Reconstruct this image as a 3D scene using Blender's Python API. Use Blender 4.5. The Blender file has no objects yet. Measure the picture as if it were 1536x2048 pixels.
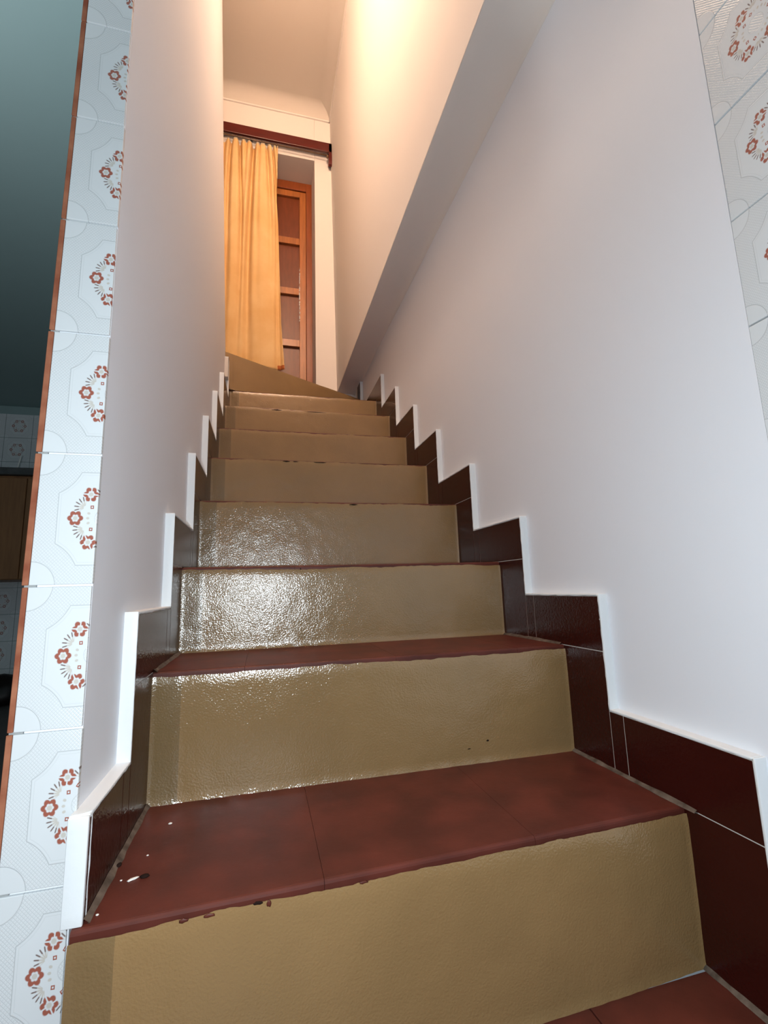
import bpy, bmesh, math, random
from mathutils import Vector, Matrix, noise
random.seed(7)
C = bpy.context.scene.collection
scn = bpy.context.scene

# ------------------------------------------------------------------ camera
CAM = Vector((0.179, -0.7275, 0.4223))
yaw, pit, rol = math.radians(14.765), math.radians(9.251), math.radians(-1.7484)
fwd = Vector((math.sin(yaw)*math.cos(pit), math.cos(yaw)*math.cos(pit), math.sin(pit)))
r0 = Vector((math.cos(yaw), -math.sin(yaw), 0)); u0 = r0.cross(fwd)
rr = r0*math.cos(rol) + u0*math.sin(rol); uu = -r0*math.sin(rol) + u0*math.cos(rol)
cd = bpy.data.cameras.new('camera'); cam = bpy.data.objects.new('camera', cd); C.objects.link(cam)
cd.sensor_fit = 'HORIZONTAL'; cd.sensor_width = 36; cd.lens = 927.64/1536*36
cd.clip_start = 0.01
cam.matrix_world = Matrix(((rr.x, uu.x, -fwd.x, CAM.x), (rr.y, uu.y, -fwd.y, CAM.y), (rr.z, uu.z, -fwd.z, CAM.z), (0, 0, 0, 1)))
scn.camera = cam

# ------------------------------------------------------------------ world, lights, exposure
w = bpy.data.worlds.new('world'); scn.world = w; w.use_nodes = True
w.node_tree.nodes['Background'].inputs[0].default_value = (0.72, 0.87, 1.0, 1)
w.node_tree.nodes['Background'].inputs[1].default_value = 0.19
def light(name, kind, loc, power, color, size=0.02, rot=None, sy=None):
    l = bpy.data.lights.new(name, kind); o = bpy.data.objects.new(name, l); C.objects.link(o)
    o.location = loc; l.energy = power; l.color = color
    if kind == 'AREA':
        l.size = size
        if sy: l.shape = 'RECTANGLE'; l.size_y = sy
    else: l.shadow_soft_size = size
    if rot: o.rotation_euler = rot
    return o
light('phone_flash', 'POINT', CAM + Vector((-0.055, -0.01, -0.01)), 22.0, (0.84, 0.94, 1.0), 0.012)
light('hall_fill', 'AREA', (0.45, -2.6, 0.75), 1.5, (0.84, 0.94, 1.0), 0.5, (math.radians(88), 0, 0), 0.5)  # added fill from behind the camera, no such lamp in the hall
light('upstairs_lamp', 'POINT', (0.14, 0.0, 3.60), 78, (1.0, 0.68, 0.47), 0.12)
light('kitchen_ceiling_fill', 'AREA', (-0.75, -0.25, 1.15), 9, (0.92, 0.98, 1.0), 0.12, (math.radians(180), 0, 0), 0.12)  # added light to brighten the kitchen ceiling, stands for no real fixture
scn.view_settings.view_transform = 'Standard'; scn.view_settings.look = 'None'
scn.view_settings.exposure = 0.0; scn.view_settings.gamma = 1.0
scn.view_settings.use_curve_mapping = False

# ------------------------------------------------------------------ node helper
def srgb(r, g, b):
    f = lambda c: (c/255/12.92 if c/255 <= .04045 else ((c/255+.055)/1.055)**2.4)
    return (f(r), f(g), f(b), 1)
class N:
    """expression over Math nodes"""
    nt = None
    def __init__(s, v): s.v = v
    @staticmethod
    def op(o, *a):
        n = N.nt.nodes.new('ShaderNodeMath'); n.operation = o
        for i, x in enumerate(a):
            x = x.v if isinstance(x, N) else x
            if isinstance(x, (int, float)): n.inputs[i].default_value = x
            else: N.nt.links.new(x, n.inputs[i])
        return N(n.outputs[0])
    def __add__(s, o): return N.op('ADD', s, o)
    def __sub__(s, o): return N.op('SUBTRACT', s, o)
    def __rsub__(s, o): return N.op('SUBTRACT', o, s)
    def __mul__(s, o): return N.op('MULTIPLY', s, o)
    def __truediv__(s, o): return N.op('DIVIDE', s, o)
    __radd__ = __add__; __rmul__ = __mul__
def nabs(a): return N.op('ABSOLUTE', a)
def nmin(a, b): return N.op('MINIMUM', a, b)
def nmax(a, b): return N.op('MAXIMUM', a, b)
def nlen(a, b): return N.op('SQRT', a*a + b*b)
def npoly(a, b): return N.op('ARCTAN2', b, a)
def inside(d, soft=0.004):            # 1 where d<0
    n = N.nt.nodes.new('ShaderNodeMapRange'); n.clamp = True
    N.nt.links.new(d.v, n.inputs[0]); n.inputs[1].default_value = soft; n.inputs[2].default_value = -soft
    n.inputs[3].default_value = 0; n.inputs[4].default_value = 1
    return N(n.outputs[0])
def line(d, wd, soft=0.003): return inside(nabs(d) - wd, soft)
def mat(name, col, rough=0.5, spec=0.5, bump=0.0, bscale=40, stretch=(1, 1, 1), var=0.0, vscale=6, col2=None, coat=0.0, coat_r=0.1, bumps=None, detail=4):
    m = bpy.data.materials.new(name); m.use_nodes = True; nt = m.node_tree; b = nt.nodes['Principled BSDF']
    b.inputs['Roughness'].default_value = rough; b.inputs['Specular IOR Level'].default_value = spec
    if coat: b.inputs['Coat Weight'].default_value = coat; b.inputs['Coat Roughness'].default_value = coat_r
    tc = nt.nodes.new('ShaderNodeTexCoord'); mp = nt.nodes.new('ShaderNodeMapping')
    geo = nt.nodes.new('ShaderNodeNewGeometry')
    nt.links.new(geo.outputs['Position'], mp.inputs[0]); mp.inputs['Scale'].default_value = stretch
    if var or col2:
        n = nt.nodes.new('ShaderNodeTexNoise'); n.inputs['Scale'].default_value = vscale; n.inputs['Detail'].default_value = 5
        nt.links.new(mp.outputs[0], n.inputs['Vector'])
        r = nt.nodes.new('ShaderNodeValToRGB'); c2 = col2 or tuple(list(x*(1-var) for x in col[:3]) + [1])
        r.color_ramp.elements[0].position = .35; r.color_ramp.elements[1].position = .68
        r.color_ramp.elements[0].color = c2; r.color_ramp.elements[1].color = col
        nt.links.new(n.outputs[0], r.inputs[0]); nt.links.new(r.outputs[0], b.inputs['Base Color'])
    else: b.inputs['Base Color'].default_value = col
    if bump or bumps:
        prev = None
        for sc, st, dist in (bumps or [(bscale, bump, 0.002)]):
            n = nt.nodes.new('ShaderNodeTexNoise'); n.inputs['Scale'].default_value = sc; n.inputs['Detail'].default_value = detail
            nt.links.new(mp.outputs[0], n.inputs['Vector'])
            bp_ = nt.nodes.new('ShaderNodeBump'); bp_.inputs['Strength'].default_value = st; bp_.inputs['Distance'].default_value = dist
            nt.links.new(n.outputs[0], bp_.inputs['Height'])
            if prev: nt.links.new(prev.outputs[0], bp_.inputs['Normal'])
            prev = bp_
        nt.links.new(prev.outputs[0], b.inputs['Normal'])
        if coat: nt.links.new(prev.outputs[0], b.inputs['Coat Normal'])
    return m

M = {}
M['plaster'] = mat('white_plaster_paint', srgb(233, 236, 242), 0.55, 0.35, bumps=[(9, .25, .006), (60, .12, .0012)], stretch=(1, 1, .55))
M['plaster_up'] = mat('upper_plaster_paint', srgb(236, 230, 224), 0.8, 0.12, bumps=[(8, .2, .005), (70, .08, .001)])
M['ceil'] = mat('ceiling_paint', srgb(214, 206, 196), 0.75, 0.2, bumps=[(10, .15, .004)])
M['rim'] = mat('thick_white_rim_paint', srgb(232, 236, 238), 0.4, 0.4, bumps=[(90, .4, .001)])
M['riser'] = mat('glossy_ochre_enamel', srgb(150, 120, 80), 0.165, 0.85, var=.13, vscale=5, bumps=[(26, .32, .003), (330, .75, .0008)], detail=1.5)
M['riser_border'] = mat('older_ochre_enamel_border', srgb(130, 106, 72), 0.165, 0.85, var=.13, vscale=9, bumps=[(26, .32, .003), (330, .75, .0008)], detail=1.5)
M['tread'] = mat('worn_red_tile', srgb(99, 47, 37), 0.48, 0.28, col2=srgb(78, 37, 29), vscale=14, bumps=[(60, .25, .001), (260, .12, .0005)])
M['skirt'] = mat('oxblood_glazed_tile', srgb(54, 17, 12), 0.17, 0.24, var=.12, vscale=12, bumps=[(22, .2, .002), (170, .45, .0012), (420, .3, .0005)], detail=2)
M['grout'] = mat('pale_grout', srgb(205, 198, 190), 0.8, 0.2)
M['tgrout'] = mat('grey_tile_grout', srgb(160, 162, 162), 0.85, 0.1)
M['grime'] = mat('grimy_caulk', srgb(112, 100, 90), 0.6, 0.3, col2=srgb(70, 60, 52), vscale=60)
M['concrete'] = mat('stair_core', srgb(96, 84, 70), 0.9, 0.1)
M['terra'] = mat('bare_terracotta_edge', srgb(172, 112, 84), 0.8, 0.2, col2=srgb(140, 78, 56), vscale=30)
M['teal'] = mat('teal_wall_paint', srgb(146, 168, 168), 0.7, 0.2, bumps=[(10, .2, .004)])
M['curtain'] = mat('ochre_cotton', srgb(232, 196, 142), 0.9, 0.1, col2=srgb(222, 180, 122), vscale=5, bumps=[(300, .2, .0006)])
M['hem'] = mat('terracotta_hem', srgb(176, 100, 56), 0.9, 0.1)
M['tape'] = mat('curtain_tape', srgb(206, 190, 165), 0.9, 0.1)
M['mahog'] = mat('dark_red_varnished_wood', srgb(92, 24, 16), 0.3, 0.5, var=.25, vscale=8, stretch=(1, 6, 6))
M['doorw'] = mat('orange_varnished_wood', srgb(184, 112, 56), 0.3, 0.5, var=.25, vscale=18, stretch=(4, 4, .4))
M['doorf'] = mat('red_brown_varnished_wood', srgb(150, 78, 38), 0.3, 0.5, var=.2, vscale=18, stretch=(4, 4, .4))
M['panel'] = mat('brown_door_panel', srgb(122, 60, 30), 0.35, 0.4, var=.2, vscale=18, stretch=(3, 3, .6))
M['rod'] = mat('bronze_rod', srgb(110, 84, 60), 0.35, 0.6)
M['black'] = mat('black_plastic', srgb(24, 18, 16), 0.5, 0.4)
M['cab'] = mat('cabinet_wood', srgb(150, 104, 66), 0.5, 0.4, var=.25, vscale=12, stretch=(5, 5, .5))
M['darkstone'] = mat('dark_worktop', srgb(84, 84, 84), 0.5, 0.4, var=.3, vscale=30)
M['kfloor'] = mat('grey_kitchen_floor', srgb(96, 92, 90), 0.6, 0.3, var=.2, vscale=8)
M['flake'] = mat('white_paint_flake', srgb(235, 235, 230), 0.6, 0.3)
M['dirt'] = mat('dark_dirt', srgb(38, 26, 22), 0.9, 0.1)

def tile_material():
    m = bpy.data.materials.new('flower_print_tile'); m.use_nodes = True; nt = m.node_tree; N.nt = nt
    b = nt.nodes['Principled BSDF']; b.inputs['Roughness'].default_value = .22
    tc = nt.nodes.new('ShaderNodeTexCoord'); sp = nt.nodes.new('ShaderNodeSeparateXYZ')
    nt.links.new(tc.outputs['Object'], sp.inputs[0])
    u = N(sp.outputs['X'])/0.145; v = N(sp.outputs['Z'])/0.16
    r = nlen(u, v); th = npoly(u, v)
    # six flowers round a ring: fold the angle into a sixth, then tell odd from even
    S6 = math.pi/3
    a = N.op('SUBTRACT', N.op('FLOORED_MODULO', th + S6/2, S6), S6/2)
    par = N.op('FLOORED_MODULO', N.op('FLOOR', (th + S6/2)/S6), 2.0)       # 0 even, 1 odd ; 180 deg = index 3 -> odd = closed flower
    fx = r*N.op('COSINE', a) - 0.212; fy = r*N.op('SINE', a)
    fr = nlen(fx, fy); ft = npoly(fx, fy)
    pet = 0.043 + 0.016*nabs(N.op('COSINE', ft*3.0))
    hole = 0.023 + 0.006*nabs(N.op('COSINE', ft*3.0))
    ring = inside(fr - pet)*(1 - inside(fr - hole))
    cut = nmin(nabs(N.op('SINE', ft*2.0 + 1.2))*fr*0.5, fr)
    ring_cut = ring*(1 - inside(cut - 0.0045, .002))
    red = ring*par + ring_cut*(1 - par)
    # little open diamonds on the inner side of the open flowers
    dd = nabs(nabs(r*N.op('COSINE', N.op('SUBTRACT', N.op('FLOORED_MODULO', th + math.radians(17) + S6, S6*2), S6)) - 0.125) +
              nabs(r*N.op('SINE', N.op('SUBTRACT', N.op('FLOORED_MODULO', th + math.radians(17) + S6, S6*2), S6))) - 0.013)
    dd2 = nabs(nabs(r*N.op('COSINE', N.op('SUBTRACT', N.op('FLOORED_MODULO', th - math.radians(17) + S6, S6*2), S6)) - 0.125) +
               nabs(r*N.op('SINE', N.op('SUBTRACT', N.op('FLOORED_MODULO', th - math.radians(17) + S6, S6*2), S6))) - 0.013)
    red = nmax(red, nmax(inside(dd - .005, .002), inside(dd2 - .005, .002)))
    # leaf fans between the flowers
    a2 = N.op('SUBTRACT', N.op('FLOORED_MODULO', th, S6), S6/2)
    gx = r*N.op('COSINE', a2) - 0.165; gy = r*N.op('SINE', a2)
    gr = nlen(gx, gy); gt = npoly(gx, gy)
    W5 = 0.40
    ga = N.op('SUBTRACT', N.op('FLOORED_MODULO', gt + W5/2, W5), W5/2)
    front = inside(nabs(gt) - 1.15, .05)
    stroke = inside(nabs(ga)*gr - 0.0045*inside(nabs(gr - .065) - .022, .01) , .002)*front*inside(nabs(gr - 0.066) - 0.018)
    pale = inside(nabs(ga)*gr - 0.005, .002)*front*inside(nabs(gr - 0.030) - 0.018)
    # hearts on the inside, pale centres
    S24 = math.pi/10
    a3 = N.op('SUBTRACT', N.op('FLOORED_MODULO', th + S24/2, S24), S24/2)
    hx = r*N.op('COSINE', a3) - 0.120; hy = r*N.op('SINE', a3)
    hearts = inside(nlen(hx, hy*1.3) - 0.012, .003)*inside(nabs(N.op('SUBTRACT', N.op('FLOORED_MODULO', th, S6*2), S6)) - .50, .02)
    centre = inside(fr - 0.017)
    pale = nmax(nmax(pale, hearts), centre)
    # engraved lines
    au = nabs(u); av = nabs(v)
    corner = nlen(0.5 - au, 0.5 - av)
    octa = nmax(nmax(au - 0.345, av - 0.355), 0.345 - corner)
    octa2 = nmax(nmax(au - 0.325, av - 0.335), 0.365 - corner)
    quarter = corner - 0.175
    inner = r - 0.068
    lines = nmax(line(octa, .0022), nmax(line(quarter, .0022), line(inner, .0018)*.6))
    lines = nmax(lines, line(octa2, .0012)*.35)
    zone = inside(-1*octa)*inside(-1*quarter)
    P = 0.026
    def hatch(d): return inside(nabs(N.op('SUBTRACT', N.op('FLOORED_MODULO', d, P), P/2)) - 0.0022, .0018)
    hat = nmax(hatch(u + v), hatch(u - v))*zone
    hat2 = nmax(hatch(u + v), hatch(u - v))*inside(inner)
    hat = nmax(hat, hat2)
    def mix(f, c1, c2, k=1.0):
        n = nt.nodes.new('ShaderNodeMix'); n.data_type = 'RGBA'
        ff = f*k if k != 1 else f
        nt.links.new(ff.v, n.inputs['Factor'])
        for s, c in ((6, c1), (7, c2)):
            if isinstance(c, tuple): n.inputs[s].default_value = c
            else: nt.links.new(c, n.inputs[s])
        return n.outputs[2]
    c = mix(hat, srgb(220, 224, 226), srgb(184, 188, 190), .38)
    c = mix(lines, c, srgb(168, 172, 174), .75)
    c = mix(pale, c, srgb(200, 194, 184), .9)
    c = mix(stroke, c, srgb(128, 112, 108))
    c = mix(red, c, srgb(162, 94, 78))
    nt.links.new(c, b.inputs['Base Color'])
    bp_ = nt.nodes.new('ShaderNodeBump'); bp_.inputs['Strength'].default_value = .5; bp_.inputs['Distance'].default_value = .0004; bp_.invert = True
    nt.links.new(nmax(lines, hat*.6).v, bp_.inputs['Height']); nt.links.new(bp_.outputs[0], b.inputs['Normal'])
    return m
M['tile'] = tile_material()

# ------------------------------------------------------------------ object helpers
def link(name, me, m=None, parent=None, kind=None, label=None, cat=None, group=None, loc=None):
    o = bpy.data.objects.new(name, me); C.objects.link(o)
    if m is not None and me is not None and not me.materials: me.materials.append(m)
    if parent: o.parent = parent
    if kind: o['kind'] = kind
    if label: o['label'] = label
    if cat: o['category'] = cat
    if group: o['group'] = group
    if loc is not None: o.location = loc
    return o
def bm_mesh(bm, smooth=False):
    bmesh.ops.recalc_face_normals(bm, faces=bm.faces)
    me = bpy.data.meshes.new('mesh'); bm.to_mesh(me); bm.free()
    if smooth:
        for p in me.polygons: p.use_smooth = True
    return me
def add_box(bm, x0, x1, y0, y1, z0, z1):
    vs = [bm.verts.new(p) for p in ((x0, y0, z0), (x1, y0, z0), (x1, y1, z0), (x0, y1, z0), (x0, y0, z1), (x1, y0, z1), (x1, y1, z1), (x0, y1, z1))]
    for f in ((0, 3, 2, 1), (4, 5, 6, 7), (0, 1, 5, 4), (1, 2, 6, 5), (2, 3, 7, 6), (3, 0, 4, 7)): bm.faces.new([vs[i] for i in f])
    return vs
def bevel(bm, r, seg=1):
    bmesh.ops.bevel(bm, geom=bm.edges[:] , offset=r, segments=seg, affect='EDGES', profile=.5)
def box(name, x0, x1, y0, y1, z0, z1, m, parent=None, bev=0, seg=1, **k):
    """mesh around its own centre, so object coordinates start at the middle"""
    cx, cy, cz = (x0+x1)/2, (y0+y1)/2, (z0+z1)/2
    bm = bmesh.new(); add_box(bm, x0-cx, x1-cx, y0-cy, y1-cy, z0-cz, z1-cz)
    if bev: bevel(bm, bev, seg)
    return link(name, bm_mesh(bm), m, parent, loc=(cx, cy, cz), **k)
def prism(bm, poly, z0, z1):
    a = [bm.verts.new((x, y, z0)) for x, y in poly]; b = [bm.verts.new((x, y, z1)) for x, y in poly]
    n = len(poly); bm.faces.new(a[::-1]); bm.faces.new(b)
    for i in range(n): bm.faces.new((a[i], a[(i+1) % n], b[(i+1) % n], b[i]))
def prism_yz(bm, poly, x0, x1):
    a = [bm.verts.new((x0, y, z)) for y, z in poly]; b = [bm.verts.new((x1, y, z)) for y, z in poly]
    n = len(poly); bm.faces.new(a[::-1]); bm.faces.new(b)
    for i in range(n): bm.faces.new((a[i], a[(i+1) % n], b[(i+1) % n], b[i]))
def tube(bm, p, q, r, seg=10):
    p, q = Vector(p), Vector(q); d = (q-p).normalized()
    a = d.orthogonal().normalized(); b = d.cross(a)
    A = [bm.verts.new(p + (a*math.cos(t)+b*math.sin(t))*r) for t in [2*math.pi*i/seg for i in range(seg)]]
    B = [bm.verts.new(v.co + (q-p)) for v in A]
    bm.faces.new(A[::-1]); bm.faces.new(B)
    for i in range(seg): bm.faces.new((A[i], A[(i+1) % seg], B[(i+1) % seg], B[i]))
def nz(*a): return noise.noise(Vector(a))

W = 0.80            # between the skirting tile faces
PL, PR = -0.018, 0.818   # plaster faces
Z = [0.082, 0.291, 0.482, 0.690, 0.894, 1.093, 1.294, 1.486, 1.690]
Y = [-0.121, 0.172, 0.429, 0.695, 0.954, 1.210, 1.468, 1.737]
SK = [0.023, -0.008, -0.009, -0.009, -0.002, -0.008, -0.003, -0.006]
Z0 = -0.129
YB = 2.42           # back wall

# ------------------------------------------------------------------ the setting: walls
# left wall: a thin spur whose front end is tiled
YF = -0.0945
bm = bmesh.new()
ny, nzz = 44, 60
grid = []
for j in range(nzz+1):
    z = Z0 + (4.30-Z0)*j/nzz; row = []
    for i in range(ny+1):
        y = YF + (1.59-YF)*i/ny; t = i/ny
        lean = -0.031*max(0, z-1.64)*t**1.5
        x = PL + lean + 0.0012*nz(y*3, z*3, 1)*min(1, i)
        row.append(bm.verts.new((x, y, z)))
    grid.append(row)
for j in range(nzz):
    for i in range(ny): bm.faces.new((grid[j][i], grid[j][i+1], grid[j+1][i+1], grid[j+1][i]))
# rest of the slab: back face, both ends and top
bk = [[bm.verts.new((-0.076, y, z)) for y in (YF, 1.59)] for z in (Z0, 4.30)]
bm.faces.new((bk[0][0], bk[1][0], bk[1][1], bk[0][1]))
for j in range(nzz):
    za, zb_ = grid[j][0].co.z, grid[j+1][0].co.z
for side, i in ((0, 0), (1, ny)):
    if side == 1: bk[1][1].co.x = -0.165      # keep the rear end at its full thickness under the lean
    loop = [grid[j][i] for j in range(nzz+1)] + [bk[1][side], bk[0][side]]
    bm.faces.new([bm.verts.new(v.co) for v in loop])
bm.faces.new([grid[nzz][i] for i in range(ny+1)] + [bk[1][1], bk[1][0]])
wl = link('wall_left', bm_mesh(bm, False), M['plaster'], kind='structure')
for p in wl.data.polygons: p.use_smooth = len(p.vertices) == 4

# the soft bright roll of plaster at the foot of the spur's front edge
bm = bmesh.new()
vs = []
for j in range(26):
    z = 0.084 + (0.19-0.084)*j/25
    for k in range(7):
        t = k/6*math.pi/2
        vs.append(bm.verts.new((-0.019+0.0195*math.sin(t)+.0006*nz(z*40, k, 0), -0.1135+0.010*(1-math.cos(t))+.0008*nz(z*60, k, 3), z)))
for j in range(25):
    for k in range(6):
        a = j*7+k; bm.faces.new((vs[a], vs[a+1], vs[a+8], vs[a+7]))
link('plaster_bead', bm_mesh(bm, True), M['rim'], wl)

# right wall, recessed under the beam; it carries the tiles towards the camera
def wavy_wall(name, x, y0, y1, z0, z1, m, sgn, thick, parent=None, n1=60, n2=50, leanf=None, amp=.0012, **k):
    bm = bmesh.new(); g = []
    for j in range(n2+1):
        z = z0+(z1-z0)*j/n2; row = []
        for i in range(n1+1):
            y = y0+(y1-y0)*i/n1
            row.append(bm.verts.new((x + amp*nz(y*3, z*3, x*9) + (leanf(y, z) if leanf else 0), y, z)))
        g.append(row)
    for j in range(n2):
        for i in range(n1): bm.faces.new((g[j][i], g[j][i+1], g[j+1][i+1], g[j+1][i]))
    for f in bm.faces: f.smooth = True
    bdx = x+sgn*thick
    c = [bm.verts.new(p) for p in ((bdx, y0, z0), (bdx, y1, z0), (bdx, y1, z1), (bdx, y0, z1))]
    bm.faces.new(c)
    for lp in ([g[0][i] for i in range(n1+1)]+[c[1], c[0]], [g[n2][i] for i in range(n1+1)]+[c[2], c[3]],
               [g[j][0] for j in range(n2+1)]+[c[3], c[0]], [g[j][n1] for j in range(n2+1)]+[c[2], c[1]]):
        bm.faces.new([bm.verts.new(v.co) for v in lp])
    bmesh.ops.recalc_face_normals(bm, faces=bm.faces)
    me = bpy.data.meshes.new('mesh'); bm.to_mesh(me); bm.free()
    return link(name, me, m, parent, **k)
wr = wavy_wall('wall_right', PR, -0.288, 2.60, Z0, 1.86, M['plaster'], 1, .12, kind='structure')
# wall behind the tiles on the right
box('tile_bed', PR+0.004, PR+0.12, -1.90, -0.29, Z0, 4.3, M['tgrout'], wr)

# upper wall on its beam, overhanging the stairs, with a cove under it
XU = 0.684
def uplean(y, z): return -0.012*max(0, z-1.9)
wavy_wall('wall_right_upper', XU, -0.9, 2.60, 1.822, 4.30, M['plaster_up'], 1, .25, leanf=uplean, amp=.0004, kind='structure')
# soffit with cove down to the lower wall (its foot line rises slightly to the back)
bm = bmesh.new(); rows = []
nY = 60
for i in range(nY+1):
    y = -0.9 + 3.5*i/nY
    foot = 1.750 + 0.062*min(1, max(0, (y+.0)/1.7))*0.9 + .0015*nz(y*5, 0, 0)
    prof = [(XU+.004, 1.826), (XU-.0004, 1.8222), (XU+.003, 1.8205), (XU+.03, 1.820), (XU+.062, 1.820)]
    cx0 = XU+.062
    for k in range(1, 9):
        t = k/8*math.pi/2
        prof.append((cx0 + (PR-.0015-cx0)*math.sin(t), foot + (1.820-foot)*math.cos(t)))
    prof.append((PR+.004, foot-.001))
    rows.append([bm.verts.new((px, y, pz)) for px, pz in prof])
for i in range(nY):
    for k in range(len(rows[0])-1): bm.faces.new((rows[i][k], rows[i+1][k], rows[i+1][k+1], rows[i][k+1]))
link('trim_1', bm_mesh(bm, True), M['plaster_up'], kind='structure')

# back wall with the door opening (x .. 0.534, z .. 3.728)
OX, OZ = 0.533, 3.730
bm = bmesh.new()
def wallpoly(bm, x0, x1, z0, z1, y0, y1): add_box(bm, x0, x1, y0, y1, z0, z1)
wallpoly(bm, OX, PR+.12, 1.64, 4.30, YB, YB+.30)
wallpoly(bm, -1.2, OX, OZ, 4.30, YB, YB+.30)
wallpoly(bm, -1.2, -0.42, 1.64, OZ, YB, YB+.30)
bevel(bm, .003, 2)
bk_wall = link('wall_back', bm_mesh(bm), M['plaster_up'], kind='structure')
# enclose the upstairs landing on the left and the shaft above the stairs
box('wall_landing', -1.25, -1.2, 1.3, YB+.3, 1.76, 4.3, M['plaster_up'], kind='structure')
box('wall_landing_front', -1.2, -0.077, 1.30, 1.36, 1.76, 4.3, M['plaster_up'], kind='structure')
box('wall_front_upper', -0.076, 0.75, -0.30, -0.24, 2.30, 4.3, M['plaster_up'], kind='structure')

# ceiling with plaster cove and thin line moulding
ZC, RC = 4.113, 0.085
box('ceiling', -1.25, 0.95, -0.96, YB+.3, ZC+RC, ZC+RC+.05, M['ceil'], kind='structure')
bm = bmesh.new()
def cove_back(bm):
    rows = []
    for i in range(2):
        x = (-1.2, 0.655)[i]
        rows.append([bm.verts.new((x if i == 0 else x - RC*(1-math.cos(k/10*math.pi/2))*1.0, YB - .004 - RC*(1-math.cos(k/10*math.pi/2)), ZC + RC*math.sin(k/10*math.pi/2))) for k in range(11)])
    for k in range(10): bm.faces.new((rows[0][k], rows[1][k], rows[1][k+1], rows[0][k+1]))
    rows2 = []
    for y in (YB-.004, -0.9):
        rows2.append([bm.verts.new((0.655 - RC*(1-math.cos(k/10*math.pi/2)), (y if y < 0 else y - RC*(1-math.cos(k/10*math.pi/2))), ZC + RC*math.sin(k/10*math.pi/2))) for k in range(11)])
    for k in range(10): bm.faces.new((rows2[0][k], rows2[0][k+1], rows2[1][k+1], rows2[1][k]))
cove_back(bm)
co = link('trim_2', bm_mesh(bm, True), M['ceil'], kind='structure')
bm = bmesh.new()
add_box(bm, -1.2, 0.659, YB-.010, YB+.01, ZC-.010, ZC+.002)
add_box(bm, 0.649, 0.68, -0.9, YB-.0, ZC-.010, ZC+.002)
link('line_moulding', bm_mesh(bm), M['plaster_up'], co)

# ------------------------------------------------------------------ tiles of the spur end and right wall
JT = [0.115 + 0.1605*k for k in range(-2, 9)]
def xl(z): return -0.0865 + 0.0095*(z-.115)
GAP = 0.0012
def strip_tile(z0, z1, k):
    cx = xl((z0+z1)/2) + .0725; cz = (z0+z1)/2
    bm = bmesh.new()
    vs = add_box(bm, 0, 1, -0.0985, YF+.003, z0+GAP, z1-GAP)
    jit = random.uniform(-.0006, .0006)
    for v in vs:
        right = v.co.x > .5
        zz = v.co.z
        v.co.x = (-0.0187 + (0.001 if k > 1 else 0.0095 if k == 0 else 0.0) + jit if right else xl(zz)) - cx
        v.co.z -= cz
    bevel(bm, .0009, 2)
    link('tile', bm_mesh(bm), M['tile'], wl, loc=(cx, 0, cz))
for k in range(len(JT)-1): strip_tile(JT[k], JT[k+1], k)
# tiles on the kitchen face of the spur: their bare terracotta edges show along the strip
for k in range(len(JT)-1):
    z0, z1 = JT[k], JT[k+1]
    off = random.uniform(-.0006, .0006)
    for c in range(2):
        bm = bmesh.new(); vs = add_box(bm, 0, 1, -0.0985 + c*.146, -0.0985 + c*.146+.1445, z0+GAP, z1-GAP)
        for v in vs:
            v.co.x = (xl(v.co.z) - .0006 if v.co.x > .5 else xl(v.co.z) - .0065 + off)
        bevel(bm, .0006)
        link('tile', bm_mesh(bm), M['terra'], wl)
bm = bmesh.new()
vs = add_box(bm, 0, 1, -0.0962, 0.20, Z0, JT[-1])
for v in vs: v.co.x = -0.0765 if v.co.x > .5 else xl(v.co.z) - .0050
link('tile_bed', bm_mesh(bm), M['tgrout'], wl)
for c in range(9):
    me = None
    for k in range(16):
        z0 = 0.115 + .1605*(k-2) ; z1 = z0+.1605
        y1 = -0.291 - c*.146; y0 = y1-.1448
        if me is None:
            bm = bmesh.new(); add_box(bm, -.0724, .0724, -.003, .003, -.08025+GAP, .08025-GAP); bevel(bm, .0009, 2)
            me = bm_mesh(bm); me.materials.append(M['tile'])
        o = link('tile', me, None, wr, loc=(PR-.001+random.uniform(-.0004, .0004), (y0+y1)/2, (z0+z1)/2))
        o.rotation_euler = (0, 0, math.radians(-90))

# ------------------------------------------------------------------ floor
fl = box('floor', -2.7, 0.95, -2.2, -0.10, Z0-.06, Z0-.008, M['concrete'], kind='structure')
me = None
for i in range(5):
    for j in range(8):
        if me is None:
            bm = bmesh.new(); add_box(bm, -.099, .099, -.099, .099, -.004, .004); bevel(bm, .0008); me = bm_mesh(bm); me.materials.append(M['tread'])
        link('floor_tile', me, None, fl, loc=Vector((0.70 - i*.2, -0.205 - j*.2, Z0-.004)) - fl.location)

# ------------------------------------------------------------------ staircase
st = link('staircase', None, label='narrow straight staircase with glossy ochre risers and red tiled treads, turning left at its top', cat='staircase', loc=(0, 0, Z0))
def P(parent_loc, x): return x
def sc(o): o.location.z -= Z0; return o          # children of the staircase live in its frame
def yl(i, x): return Y[i] + SK[i]*x/W
# core
bm = bmesh.new()
for i in range(8):
    zz0 = Z0
    ya = Y[i]+.012+max(0, SK[i]); yb = Y[i+1]+.02 if i < 7 else 2.44
    if i == 7:
        prism(bm, [(0.0, ya), (W, ya), (W, 2.25), (0.0, 1.75)], zz0, Z[i]-.014)
    else:
        add_box(bm, 0.001, W-.001, ya, yb, zz0, Z[i]-.014)
# landing slab under the last winder
prism(bm, [(.001, 1.745), (W-.001, 2.225), (W-.001, YB-.002), (.001, YB-.002)], 1.60, Z[8]-.014)
sc(link('stair_core', bm_mesh(bm), M['concrete'], st))

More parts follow.
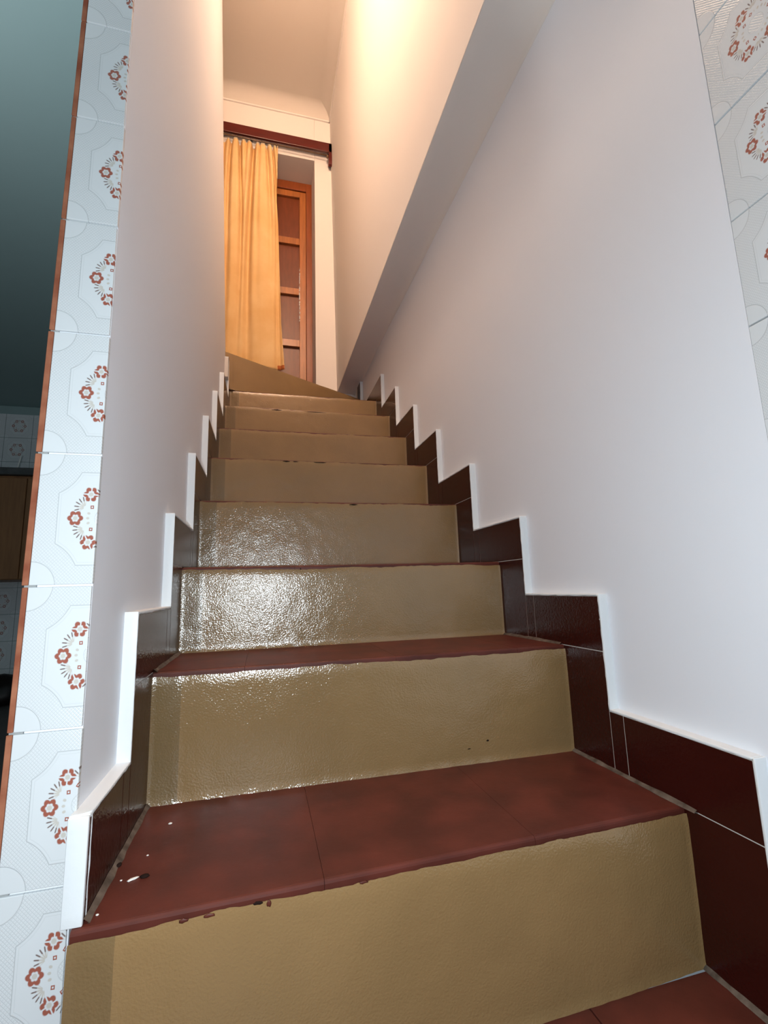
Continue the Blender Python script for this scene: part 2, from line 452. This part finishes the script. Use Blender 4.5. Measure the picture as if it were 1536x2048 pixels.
def riser(i, pL, pR, zb, zt, wob, seed):
    """painted riser face between plan points pL and pR: uneven top edge, brushed border, runs and pits"""
    pL, pR = Vector(pL), Vector(pR); L = (pR-pL).length; d = (pR-pL)/L; nrm = Vector((d.y, -d.x))
    bm = bmesh.new(); nx, nv = 150, 26; g = []
    for j in range(nv+1):
        row = []
        for k in range(nx+1):
            s = k/nx*L
            top = zt - wob[0] - wob[1]*(nz(s*9, seed, 0)+.6*nz(s*37, seed, 2)+.35*nz(s*110, seed, 5))
            z = zb + (top-zb)*j/nv
            o = .0035 + .0012*nz(s*7, z*7, seed) + .0005*nz(s*30, z*30, seed)
            if s < .045: o += .0010
            elif s < .050: o += .0010*(.050-s)/.005
            if j == nv: o -= .0016
            elif j == nv-1: o -= .0004
            e = min(s, L-s)
            if e < .005: o += .0018*(1-e/.005)**2
            if (z-zb) < .010: o += .0022*(1-(z-zb)/.010)**2*(1+.5*nz(s*60, 9, seed))
            q = pL + d*s + nrm*o
            row.append(bm.verts.new((q.x, q.y, z)))
        g.append(row)
    for j in range(nv):
        for k in range(nx): bm.faces.new((g[j][k], g[j][k+1], g[j+1][k+1], g[j+1][k]))
    bk_ = [bm.verts.new((pL.x, pL.y+.010, zb)), bm.verts.new((pR.x, pR.y+.010, zb)), bm.verts.new((pR.x, pR.y+.010, zt-.013)), bm.verts.new((pL.x, pL.y+.010, zt-.013))]
    bm.faces.new(bk_)
    for f in bm.faces: f.smooth = True
    me = bm_mesh(bm); 
    me.materials.append(M['riser']); me.materials.append(M['riser_border'])
    for p in me.polygons:
        p.use_smooth = True
        c = p.center
        if (Vector((c.x, c.y))-pL).length < .046  and seed < 30: p.material_index = 1
    return sc(link('riser', me, M['riser'], st))
def slab(name, poly, zt, parent, m, rnd=0, th=.0135):
    """tile slab with a rounded front lip; poly front edge is its first edge"""
    bm = bmesh.new(); prism(bm, poly, zt-th, zt)
    if rnd:
        fe = [e for e in bm.edges if all(v.co.z > zt-.001 for v in e.verts) and all((v.co.xy-Vector(poly[0])).length < 1e-4 or (v.co.xy-Vector(poly[1])).length < 1e-4 for v in e.verts)]
        bmesh.ops.bevel(bm, geom=fe, offset=.0045, segments=3, affect='EDGES', profile=.5)
    return link(name, bm_mesh(bm), m, parent)
for i in range(8):
    zb = Z0 if i == 0 else Z[i-1]
    wob = (.0088, .0028) if i < 2 else (.0075, .0035) if i == 2 else (.0040, .0040)
    x0 = -0.009 if i == 0 else -0.002
    riser(i, (x0, yl(i, x0)), (W+.001, yl(i, W)), zb, Z[i], wob, i*3.7+1)
    tr = sc(link('tread', None, None, st, loc=(0, 0, Z[i])))
    cuts = [x0, 0.254, 0.541, W+.001]
    if i % 2: cuts = [x0, 0.150, 0.430, 0.690, W+.001]
    for k in range(len(cuts)-1):
        a, b = cuts[k]+.00025, cuts[k+1]-.00025
        if i < 7:
            poly = [(a, yl(i, a)), (b, yl(i, b)), (b, yl(i+1, b)+.008), (a, yl(i+1, a)+.008)]
        else:
            f = lambda x: 1.733 + .586*x
            poly = [(a, yl(i, a)), (b, yl(i, b)), (b, f(b)), (a, f(a))]
        o = slab('tile', poly, 0, tr, M['tread'], 1)
# the winder at the top: its riser runs obliquely away to the right
riser(8, (-.030, 1.706), (W+.001, 2.196), Z[7], Z[8], (.002, .0015), 41)
tr = sc(link('tread', None, None, st, loc=(0, 0, Z[8])))
f8 = lambda x: 1.7235 + .590*x
c8 = [-.03, .25, .53, W+.001]
for k in range(3):
    a, b = c8[k]+.0006, c8[k+1]-.0006
    slab('tile', [(a, f8(a)), (b, f8(b)), (b, YB-.001), (a, YB-.001)], 0, tr, M['tread'], 1)
bm = bmesh.new(); prism(bm, [(-1.2, 1.60), (-.032, 1.60), (-.032, YB), (-1.2, YB)], 1.675, Z[8]); prism(bm, [(-.42, YB), (.533, YB), (.533, YB+.24), (-.42, YB+.24)], 1.62, Z[8])
link('floor_landing', bm_mesh(bm), M['tread'], kind='structure')

# ------------------------------------------------------------------ stepped skirtings
def skirting(side):
    sg = 1 if side == 'right' else -1
    base = link('baseboard_'+side, None, kind='structure', loc=(0, 0, 0))
    face = W if side == 'right' else 0.0            # tile face
    wall = PR if side == 'right' else PL
    tx0, tx1 = sorted((face, face + sg*.005)); bx0, bx1 = sorted((face+sg*.0009, wall+sg*.002)); rx0, rx1 = sorted((face-sg*.0004, wall+sg*.002))
    bed = bmesh.new(); rim = bmesh.new(); caulk = bmesh.new()
    ZZ = [Z0]+Z[:8]; H = .103
    def wob(bm_, y0, y1, z0, z1):
        """rim bar with a hand-worked edge"""
        n = max(2, int(max(y1-y0, z1-z0)/.012)); vert = (z1-z0) > (y1-y0)
        A = []
        for i in range(n+1):
            t = i/n
            e1 = .0020*nz(y0*31+t*9, z0*17+t*11, sg); e2 = .0006*nz(y0*51+t*19, z0*37, sg*2)
            if vert:
                z = z0+(z1-z0)*t; ps = [(rx0, y0, z), (rx1, y0, z), (rx1, y1+e1, z), (rx0, y1+e1, z)]
            else:
                y = y0+(y1-y0)*t; ps = [(rx0, y, z0-e1), (rx1, y, z0-e1), (rx1, y, z1), (rx0, y, z1)]
            A.append([bm_.verts.new(p) for p in ps])
        bm_.faces.new(A[0]); bm_.faces.new(A[-1][::-1])
        for i in range(n):
            for k in range(4): bm_.faces.new((A[i][k], A[i][(k+1) % 4], A[i+1][(k+1) % 4], A[i+1][k]))
    for s in range(0, 9):
        # step s: level ZZ[s], between nosing s-1 and riser s
        zl = ZZ[s]; last = s == 8
        yr = (Y[s] + (SK[s] if side == 'right' else 0)) if not last else (2.196 if side == 'right' else 1.72)
        ef = (Y[s-1] - .119 - (.0 if side == 'left' else -.0)) if s > 0 else -.60   # front edge of this step's skirting
        eb = yr - (.119 if not last else .035)
        if side == 'right' and s > 0: ef = Y[s-1]+SK[s-1]-.119
        if side == 'left':
            if s == 0: continue
            if s == 1: ef = -.112
            if last: eb = 1.57; yr = 1.588
        ztop = zl+H
        zn = Z[s] if not last else zl+H
        # tile along the tread, narrow filler, tile beside the riser
        parts = []
        if eb-.034 > ef+.01: parts.append((ef, eb-.034, zl, ztop))
        parts.append((eb-.034, eb, zl, ztop))
        if last and side == 'right': parts = [(ef, (ef+eb)/2, zl, ztop), ((ef+eb)/2, eb, zl, ztop), (eb, yr+.06, zl, 1.80)]
        elif last: parts = [(ef, eb, zl, ztop)]
        else: parts.append((eb, yr+.002, zl, zn))
        if s == 0: parts = [(-.60+.2*k, min(-.60+.2*(k+1), eb-.034), zl, ztop) for k in range(2)] + parts[1:]
        for (a, b, c, d) in parts:
            if b-a < .004: continue
            o = box('tile', tx0, tx1, a+.0008, b-.0008, c+.0008, d-.0008, M['skirt'], base, bev=.0004)
        # bed behind
        add_box(bed, bx0, bx1, ef, eb, zl, ztop)
        if not last: add_box(bed, bx0, bx1, eb, yr+.004, zl, zn)
        elif side == 'right': add_box(bed, bx0, bx1, eb, yr+.10, zl, 1.80)
        # white painted rim round the stepped outline
        rt = .0040
        if s > 0 and not (side == 'left' and s == 1):
            wob(rim, ef-rt, ef, ZZ[s-1]+H, ztop+rt)
        if side == 'left' and s == 1: wob(rim, ef-.004, ef+.0014, zl, ztop+rt-.001)
        wob(rim, ef+.0003, eb, ztop, ztop+rt)
        if last and side == 'right': wob(rim, eb-rt, eb, ztop, 1.80)
        # grimy bead along the tread
        a0 = ef if s == 0 else max(ef, Y[s-1]); b0 = yr
        cs = .0065 if s < 3 else .002
        q = [(a0, zl), (b0, zl)]
        n = max(2, int((b0-a0)/.02)); rows = []
        if s < 5:
            for i in range(n+1):
                y = a0+(b0-a0)*i/n; k_ = cs*(1+.4*nz(y*40, zl*9, sg))
                rows.append([caulk.verts.new(p) for p in ((face+sg*.001, y, zl-.001), (face-sg*k_, y, zl+.0004), (face-sg*.0004, y, zl+k_*.8))])
            for i in range(n): 
                for k in range(3): caulk.faces.new((rows[i][k], rows[i][(k+1) % 3], rows[i+1][(k+1) % 3], rows[i+1][k]))
    link('skirting_bed', bm_mesh(bed), M['grout'], base)
    ro = link('painted_rim', bm_mesh(rim, True), M['rim'], base)
    bv = ro.modifiers.new('soft', 'BEVEL'); bv.width = .0011; bv.segments = 3; bv.limit_method = 'ANGLE'; bv.angle_limit = math.radians(50)
    link('caulk_bead', bm_mesh(caulk), M['grime'], base)
skirting('left'); skirting('right')

# ------------------------------------------------------------------ door behind the curtain
YD = YB+.225
door = link('door_1', None, kind='structure', loc=(0, 0, Z[8]))
def dbox(name, x0, x1, y0, y1, z0, z1, m, parent=door, bev=.002, **k):
    o = box(name, x0, x1, y0, y1, z0, z1, m, parent, bev=bev, **k); 
    if parent is door: o.location.z -= Z[8]
    return o
dbox('door_frame', 0.488, 0.535, YD, YD+.07, Z[8], 3.729, M['doorf'])
dbox('door_frame', -.42, 0.488, YD, YD+.07, 3.655, 3.729, M['doorf'])
dbox('door_frame', -.42, -.375, YD, YD+.07, Z[8], 3.655, M['doorf'])
leaf = link('door_leaf', None, None, door)
def lf(name, *a, **k):
    o = dbox(name, *a, leaf, **k); o.location.z -= Z[8]; return o
yl0, yl1 = YD+.012, YD+.052
lf('stile', 0.436, 0.487, yl0, yl1, Z[8]+.01, 3.652, M['doorw'])
lf('stile', -.374, -.32, yl0, yl1, Z[8]+.01, 3.652, M['doorw'])
zr = [(3.600, 3.652), (3.165, 3.222), (2.722, 2.778), (2.282, 2.338), (1.74, 1.90)]
for z0, z1 in zr: lf('rail', -.32, 0.436, yl0, yl1, z0, z1, M['doorw'])
for k in range(4): lf('panel', -.32, 0.436, yl0+.024, yl0+.032, zr[k+1][1], zr[k][0], M['panel'], bev=0)
# shaggy sealant line down the stile
bm = bmesh.new()
for k in range(46):
    z = 2.50 + .46*k/46 + random.uniform(0, .006)
    r_ = random.uniform(.0015, .005)
    m4 = Matrix.Translation((0.4345+random.uniform(-.001, .002), yl0-.001, z)) @ Matrix.Diagonal((r_, .002, r_*1.6, 1))
    bmesh.ops.create_icosphere(bm, subdivisions=1, radius=1, matrix=m4)
o = link('flaked_paint', bm_mesh(bm), M['rim'], leaf); o.location.z -= Z[8]; o['kind'] = 'stuff'
box('wall_behind_door', -.5, .6, YB+.30, YB+.32, 1.68, 3.8, M['plaster_up'], bk_wall)

# ------------------------------------------------------------------ curtain board, rod, curtain
YR = 2.36
pel = link('curtain_rail', None, label='dark red varnished board with a thin rod below it, above the curtained door', cat='curtain rail', loc=(0.3, YR, 3.8))
def pb(name, *a, **k):
    o = box(name, *a, parent=pel, **k); o.location = Vector(o.location) - Vector((0.3, YR, 3.8)); return o
pb('board', -.60, 0.664, YR, YR+.018, 3.772, 3.852, M['mahog'], bev=.003, seg=2)
bm = bmesh.new()       # end bracket, curved foot
prism_yz(bm, [(YR, 3.85), (YR, 3.70), (YR+.006, 3.672), (YR+.020, 3.662), (YB-.001, 3.70), (YB-.001, 3.85)], 0.637, 0.664)
bevel(bm, .003, 2)
for v in bm.verts: v.co -= Vector((0.3, YR, 3.8))
link('end_bracket', bm_mesh(bm), M['mahog'], pel)
bm = bmesh.new(); tube(bm, (-.60-.3, .012, 3.757-3.8), (0.640-.3, .012, 3.750-3.8), .0042)
link('rod', bm_mesh(bm, True), M['rod'], pel)
for zc in (3.742, 3.729):
    bm = bmesh.new(); bmesh.ops.create_uvsphere(bm, u_segments=10, v_segments=6, radius=.0075)
    link('finial', bm_mesh(bm, True), M['rod'], pel, loc=(0.627-.3, .010, zc-3.8))

def curtain():
    zt, zbm = 3.738, 1.922; nx, nv = 220, 110
    cu = link('curtain', None, label='long ochre yellow cotton curtain gathered in pleats, drawn to the left of the door', cat='curtain', loc=(0, YR+.012, zt))
    def xr(z):           # right hem, measured from top to bottom
        pts = [(3.74, .254), (3.266, .247), (3.06, .259), (2.27, .284), (1.92, .309)]
        for (za, xa), (zb_, xb) in zip(pts, pts[1:]):
            if z >= zb_: t = (za-z)/(za-zb_); return xa+(xb-xa)*t
        return pts[-1][1]
    # folds: (x at top, x at bottom, depth top, depth bottom, width top, width bottom)
    F = [(-.40, -.42, .05, .03, .02, .04), (-.32, -.33, .05, .03, .02, .04), (-.22, -.26, .05, .03, .018, .04), (-.14, -.16, .05, .02, .02, .04), (-.075, -.105, .050, .006, .012, .02), (-.018, .000, .060, .008, .010, .018), (.022, -.02, .02, .0, .008, .03), (.072, .052, .085, .035, .011, .030),
         (.128, .098, .018, .004, .005, .03), (.176, .225, .040, .002, .008, .03), (.212, .268, .045, .020, .007, .016), (.235, .288, .016, .016, .004, .010)]
    bm = bmesh.new(); g = []
    for j in range(nv+1):
        t = j/nv; z = zt+(zbm-zt)*t; row = []
        R = xr(z); Lx = -.46
        for i in range(nx+1):
            s = i/nx; x = Lx+(R-Lx)*s; d = 0
            for (xa, xb, da, db, wa, wb) in F:
                tt = t**.7
                c = xa+(xb-xa)*tt + .008*math.sin(t*5+xa*30); dd = da+(db-da)*tt; ww = wa+(wb-wa)*tt
                d += dd*math.exp(-((x-c)/ww)**2)
            y = d + .004*nz(x*12, z*1.6, 3)+.0015*nz(x*40, z*5, 4) - .012*t
            y = y if y < .03 else .03 + .030*math.tanh((y-.03)/.03)
            zz = z
            if j == 0: zz -= .012*min(1, d/.03)
            if j == nv: zz += .004*nz(x*20, 0, 0)
            row.append(bm.verts.new((x, y-.006-.026*min(1, t*12), zz-zt)))
        g.append(row)
    for j in range(nv):
        for i in range(nx): bm.faces.new((g[j][i], g[j][i+1], g[j+1][i+1], g[j+1][i]))
    me = bm_mesh(bm, True); me.materials.append(M['curtain']); me.materials.append(M['tape']); me.materials.append(M['hem'])
    for p in me.polygons:
        c = p.center
        if c.z > -.020: p.material_index = 1
        if c.z < -(zt-zbm)+.026 and c.x > .262: p.material_index = 2
    fab = link('fabric', me, None, cu)
    sm = fab.modifiers.new('thickness', 'SOLIDIFY'); sm.thickness = .0012
    for hx in (-.40, -.33, -.25, -.16, -.085, -.052, .0, .052, .093, .135, .17, .196, .225, .248):
        bm = bmesh.new()
        segs = 12
        ringv = []
        for a in range(segs):
            t = a/segs*2*math.pi; cpt = Vector((0, math.cos(t)*.0078, math.sin(t)*.0085))
            n_ = Vector((1, 0, 0)); rad = cpt.normalized()
            ringv.append([bm.verts.new(cpt + (rad*math.cos(b)+n_*math.sin(b))*.0012) for b in [k*2*math.pi/5 for k in range(5)]])
        for a in range(segs):
            for b in range(5): bm.faces.new((ringv[a][b], ringv[(a+1) % segs][b], ringv[(a+1) % segs][(b+1) % 5], ringv[a][(b+1) % 5]))
        o = link('curtain_ring', bm_mesh(bm, True), M['rod'], cu, loc=(hx, 0, 3.7515-zt+.002))
    box('clip', .052, .068, -.012, .002, -.008, .006, M['black'], cu, bev=.002)
curtain()

# ------------------------------------------------------------------ kitchen seen past the spur
KY = 2.50
kw = box('wall_kitchen', -2.7, -0.10, KY, KY+.10, Z0, 1.70, M['teal'], kind='structure')
me = None
for c in range(12):
    for r_ in range(11):
        zc = Z0 + .006 + .1525*r_+.076
        if me is None:
            bm = bmesh.new(); add_box(bm, -.0718, .0718, -.003, .003, -.0752, .0752); bevel(bm, .0008)
            me = bm_mesh(bm); me.materials.append(M['tile'])
        link('tile', me, None, kw, loc=Vector((-0.30-.146*c+.03, KY-.002, zc)) - kw.location)
box('wall_kitchen_left', -2.75, -2.7, -0.1, KY, Z0, 2.5, M['teal'], kind='structure')
box('floor_kitchen', -2.7, -0.077, -0.10, KY, Z0-.05, Z0, M['kfloor'], kind='structure')
bm = bmesh.new()
prism_yz(bm, [(KY+.1, 1.60), (-2.2, 1.90), (-2.2, 1.97), (KY+.1, 1.67)], -2.75, -0.088)
link('ceiling_kitchen', bm_mesh(bm), M['teal'], kind='structure')

cb = link('wall_cabinet', None, label='brown wooden wall cabinet in the dark kitchen beyond the spur wall', cat='cabinet', loc=(-1.5, 2.3, .52))
def cbx(name, *a, parent=cb, **k):
    o = box(name, *a, parent=parent, **k); o.location = Vector(o.location) - Vector((-1.5, 2.3, .52)); return o
cbx('cabinet_body', -2.1, -0.985, 2.12, 2.495, .52, 1.075, M['cab'], bev=.002)
for x0, x1 in ((-2.098, -1.64), (-1.636, -1.052), (-1.048, -0.987)): cbx('door', x0, x1, 2.100, 2.119, .523, 1.060, M['cab'], bev=.002)
wt = box('worktop', -2.12, -0.97, 2.09, 2.497, 1.0755, 1.115, M['darkstone'], bev=.003, label='dark grey slab lying on top of the brown kitchen cabinet', cat='worktop')
bm = bmesh.new(); tube(bm, (0, 0, 0), (.012, 0, .07), .0035, 8)
link('kitchen_stick', bm_mesh(bm, True), M['flake'], label='thin pale stick standing on the dark slab above the cabinet', cat='stick', loc=(-1.105, 2.11, 1.116))
def blob(name, loc, rx, ry, rz, m, label, cat, seed, sub=3, **k):
    bm = bmesh.new(); bmesh.ops.create_icosphere(bm, subdivisions=sub, radius=1)
    for v in bm.verts:
        n_ = 1+.28*nz(v.co.x*1.7+seed, v.co.y*1.7, v.co.z*1.7)+.1*nz(v.co.x*5, v.co.y*5+seed, v.co.z*5)
        v.co = Vector((v.co.x*rx*n_, v.co.y*ry*n_, max(-.75, v.co.z*n_)*rz+.75*rz))
    return link(name, bm_mesh(bm, True), m, label=label, cat=cat, loc=loc, **k)
blob('cloth_bundle', (-1.20, 2.30, Z0), .16, .12, .09, M['black'], 'dark rounded bundle on the kitchen floor under the cabinet', 'bundle', 5)

# ------------------------------------------------------------------ crumbs on the lowest tread
def flake(name, x, y, sx, sy, h, m, label, cat, seed, rz=0, z=Z[0], **k):
    o = blob(name, (x, y, z), sx, sy, h, m, label, cat, seed, 2, **k); o.rotation_euler.z = rz; return o
flake('paint_flake', .031, -.042, .0068, .0024, .0012, M['flake'], 'largest white paint flake, long and thin, touching the dark crumb on the lowest tread', 'paint flake', 2, .5)
flake('dirt_crumb', .0435, -.041, .0055, .0035, .002, M['dirt'], 'dark brown crumb beside the largest white flake on the lowest tread', 'crumb', 8, .1)
flake('paint_flake', .049, .093, .0028, .0022, .0012, M['flake'], 'small white flake near the back left corner of the lowest tread', 'paint flake', 4)
flake('dirt_crumb', .0060, -.005, .0045, .0030, .002, M['dirt'], 'dark crumb in the gap between lowest tread and left skirting', 'crumb', 12, 1.2)
flake('paint_flake', .0175, -.040, .0014, .0012, .0007, M['flake'], 'tiny white speck just left of the largest flake on the lowest tread', 'paint flake', 5)
flake('paint_flake', .036, .010, .0016, .0012, .0007, M['flake'], 'tiny white speck midway between largest flake and back left corner of the lowest tread', 'paint flake', 6)
flake('paint_flake', .010, -.100, .0016, .0016, .0007, M['flake'], 'tiny white speck at the very front left corner of the lowest tread', 'paint flake', 7)

# ------------------------------------------------------------------ chips and pits in the risers' paint
def chip(x, y, z, sx, sz, m, seed):
    bm = bmesh.new(); bmesh.ops.create_icosphere(bm, subdivisions=2, radius=1)
    for v in bm.verts:
        n_ = 1+.5*nz(v.co.x*1.4+seed, v.co.y, v.co.z*1.4)
        v.co = Vector((v.co.x*sx*n_, v.co.y*.0008, v.co.z*sz*n_))
    sc(link('chip', bm_mesh(bm, True), m, st, loc=(x, y, z)))
random.seed(3)
for x, y, z, sx, sz, mm in ((.175, .1675, .188, .0020, .0018, 'dirt'), (.753, .161, .137, .0013, .0022, 'dirt'), (.609, .161, .121, .0028, .0016, 'dirt'), (.569, .161, .110, .0030, .0008, 'dirt'),
        (.178, -.121, 0.0757, .0050, .0020, 'dirt'), (.190, -.1205, 0.0732, .0024, .0040, 'tread'), (.100, -.1225, 0.0732, .0050, .0022, 'tread'), (.126, -.122, 0.0732, .0060, .0020, 'tread'), (.300, -.1170, 0.0737, .0060, .0016, 'tread'),
        (.257, .950, .8890, .012, .0024, 'dirt'), (.290, .950, .8890, .010, .0014, 'dirt'), (.381, .950, .889, .022, .0014, 'dirt'), (.245, .691, .685, .010, .0026, 'dirt'), (.318, .691, .685, .022, .0014, 'tread'), (.452, .687, .683, .012, .0018, 'dirt'),
        (.235, 1.464, 1.286, .022, .0032, 'dirt'), (.42, 1.462, 1.287, .050, .0013, 'dirt'), (.268, .4245, .472, .0014, .0040, 'dirt'), (.56, .943, .889, .030, .0014, 'tread')):
    chip(x, y, z, sx, sz, M[mm], x*9)
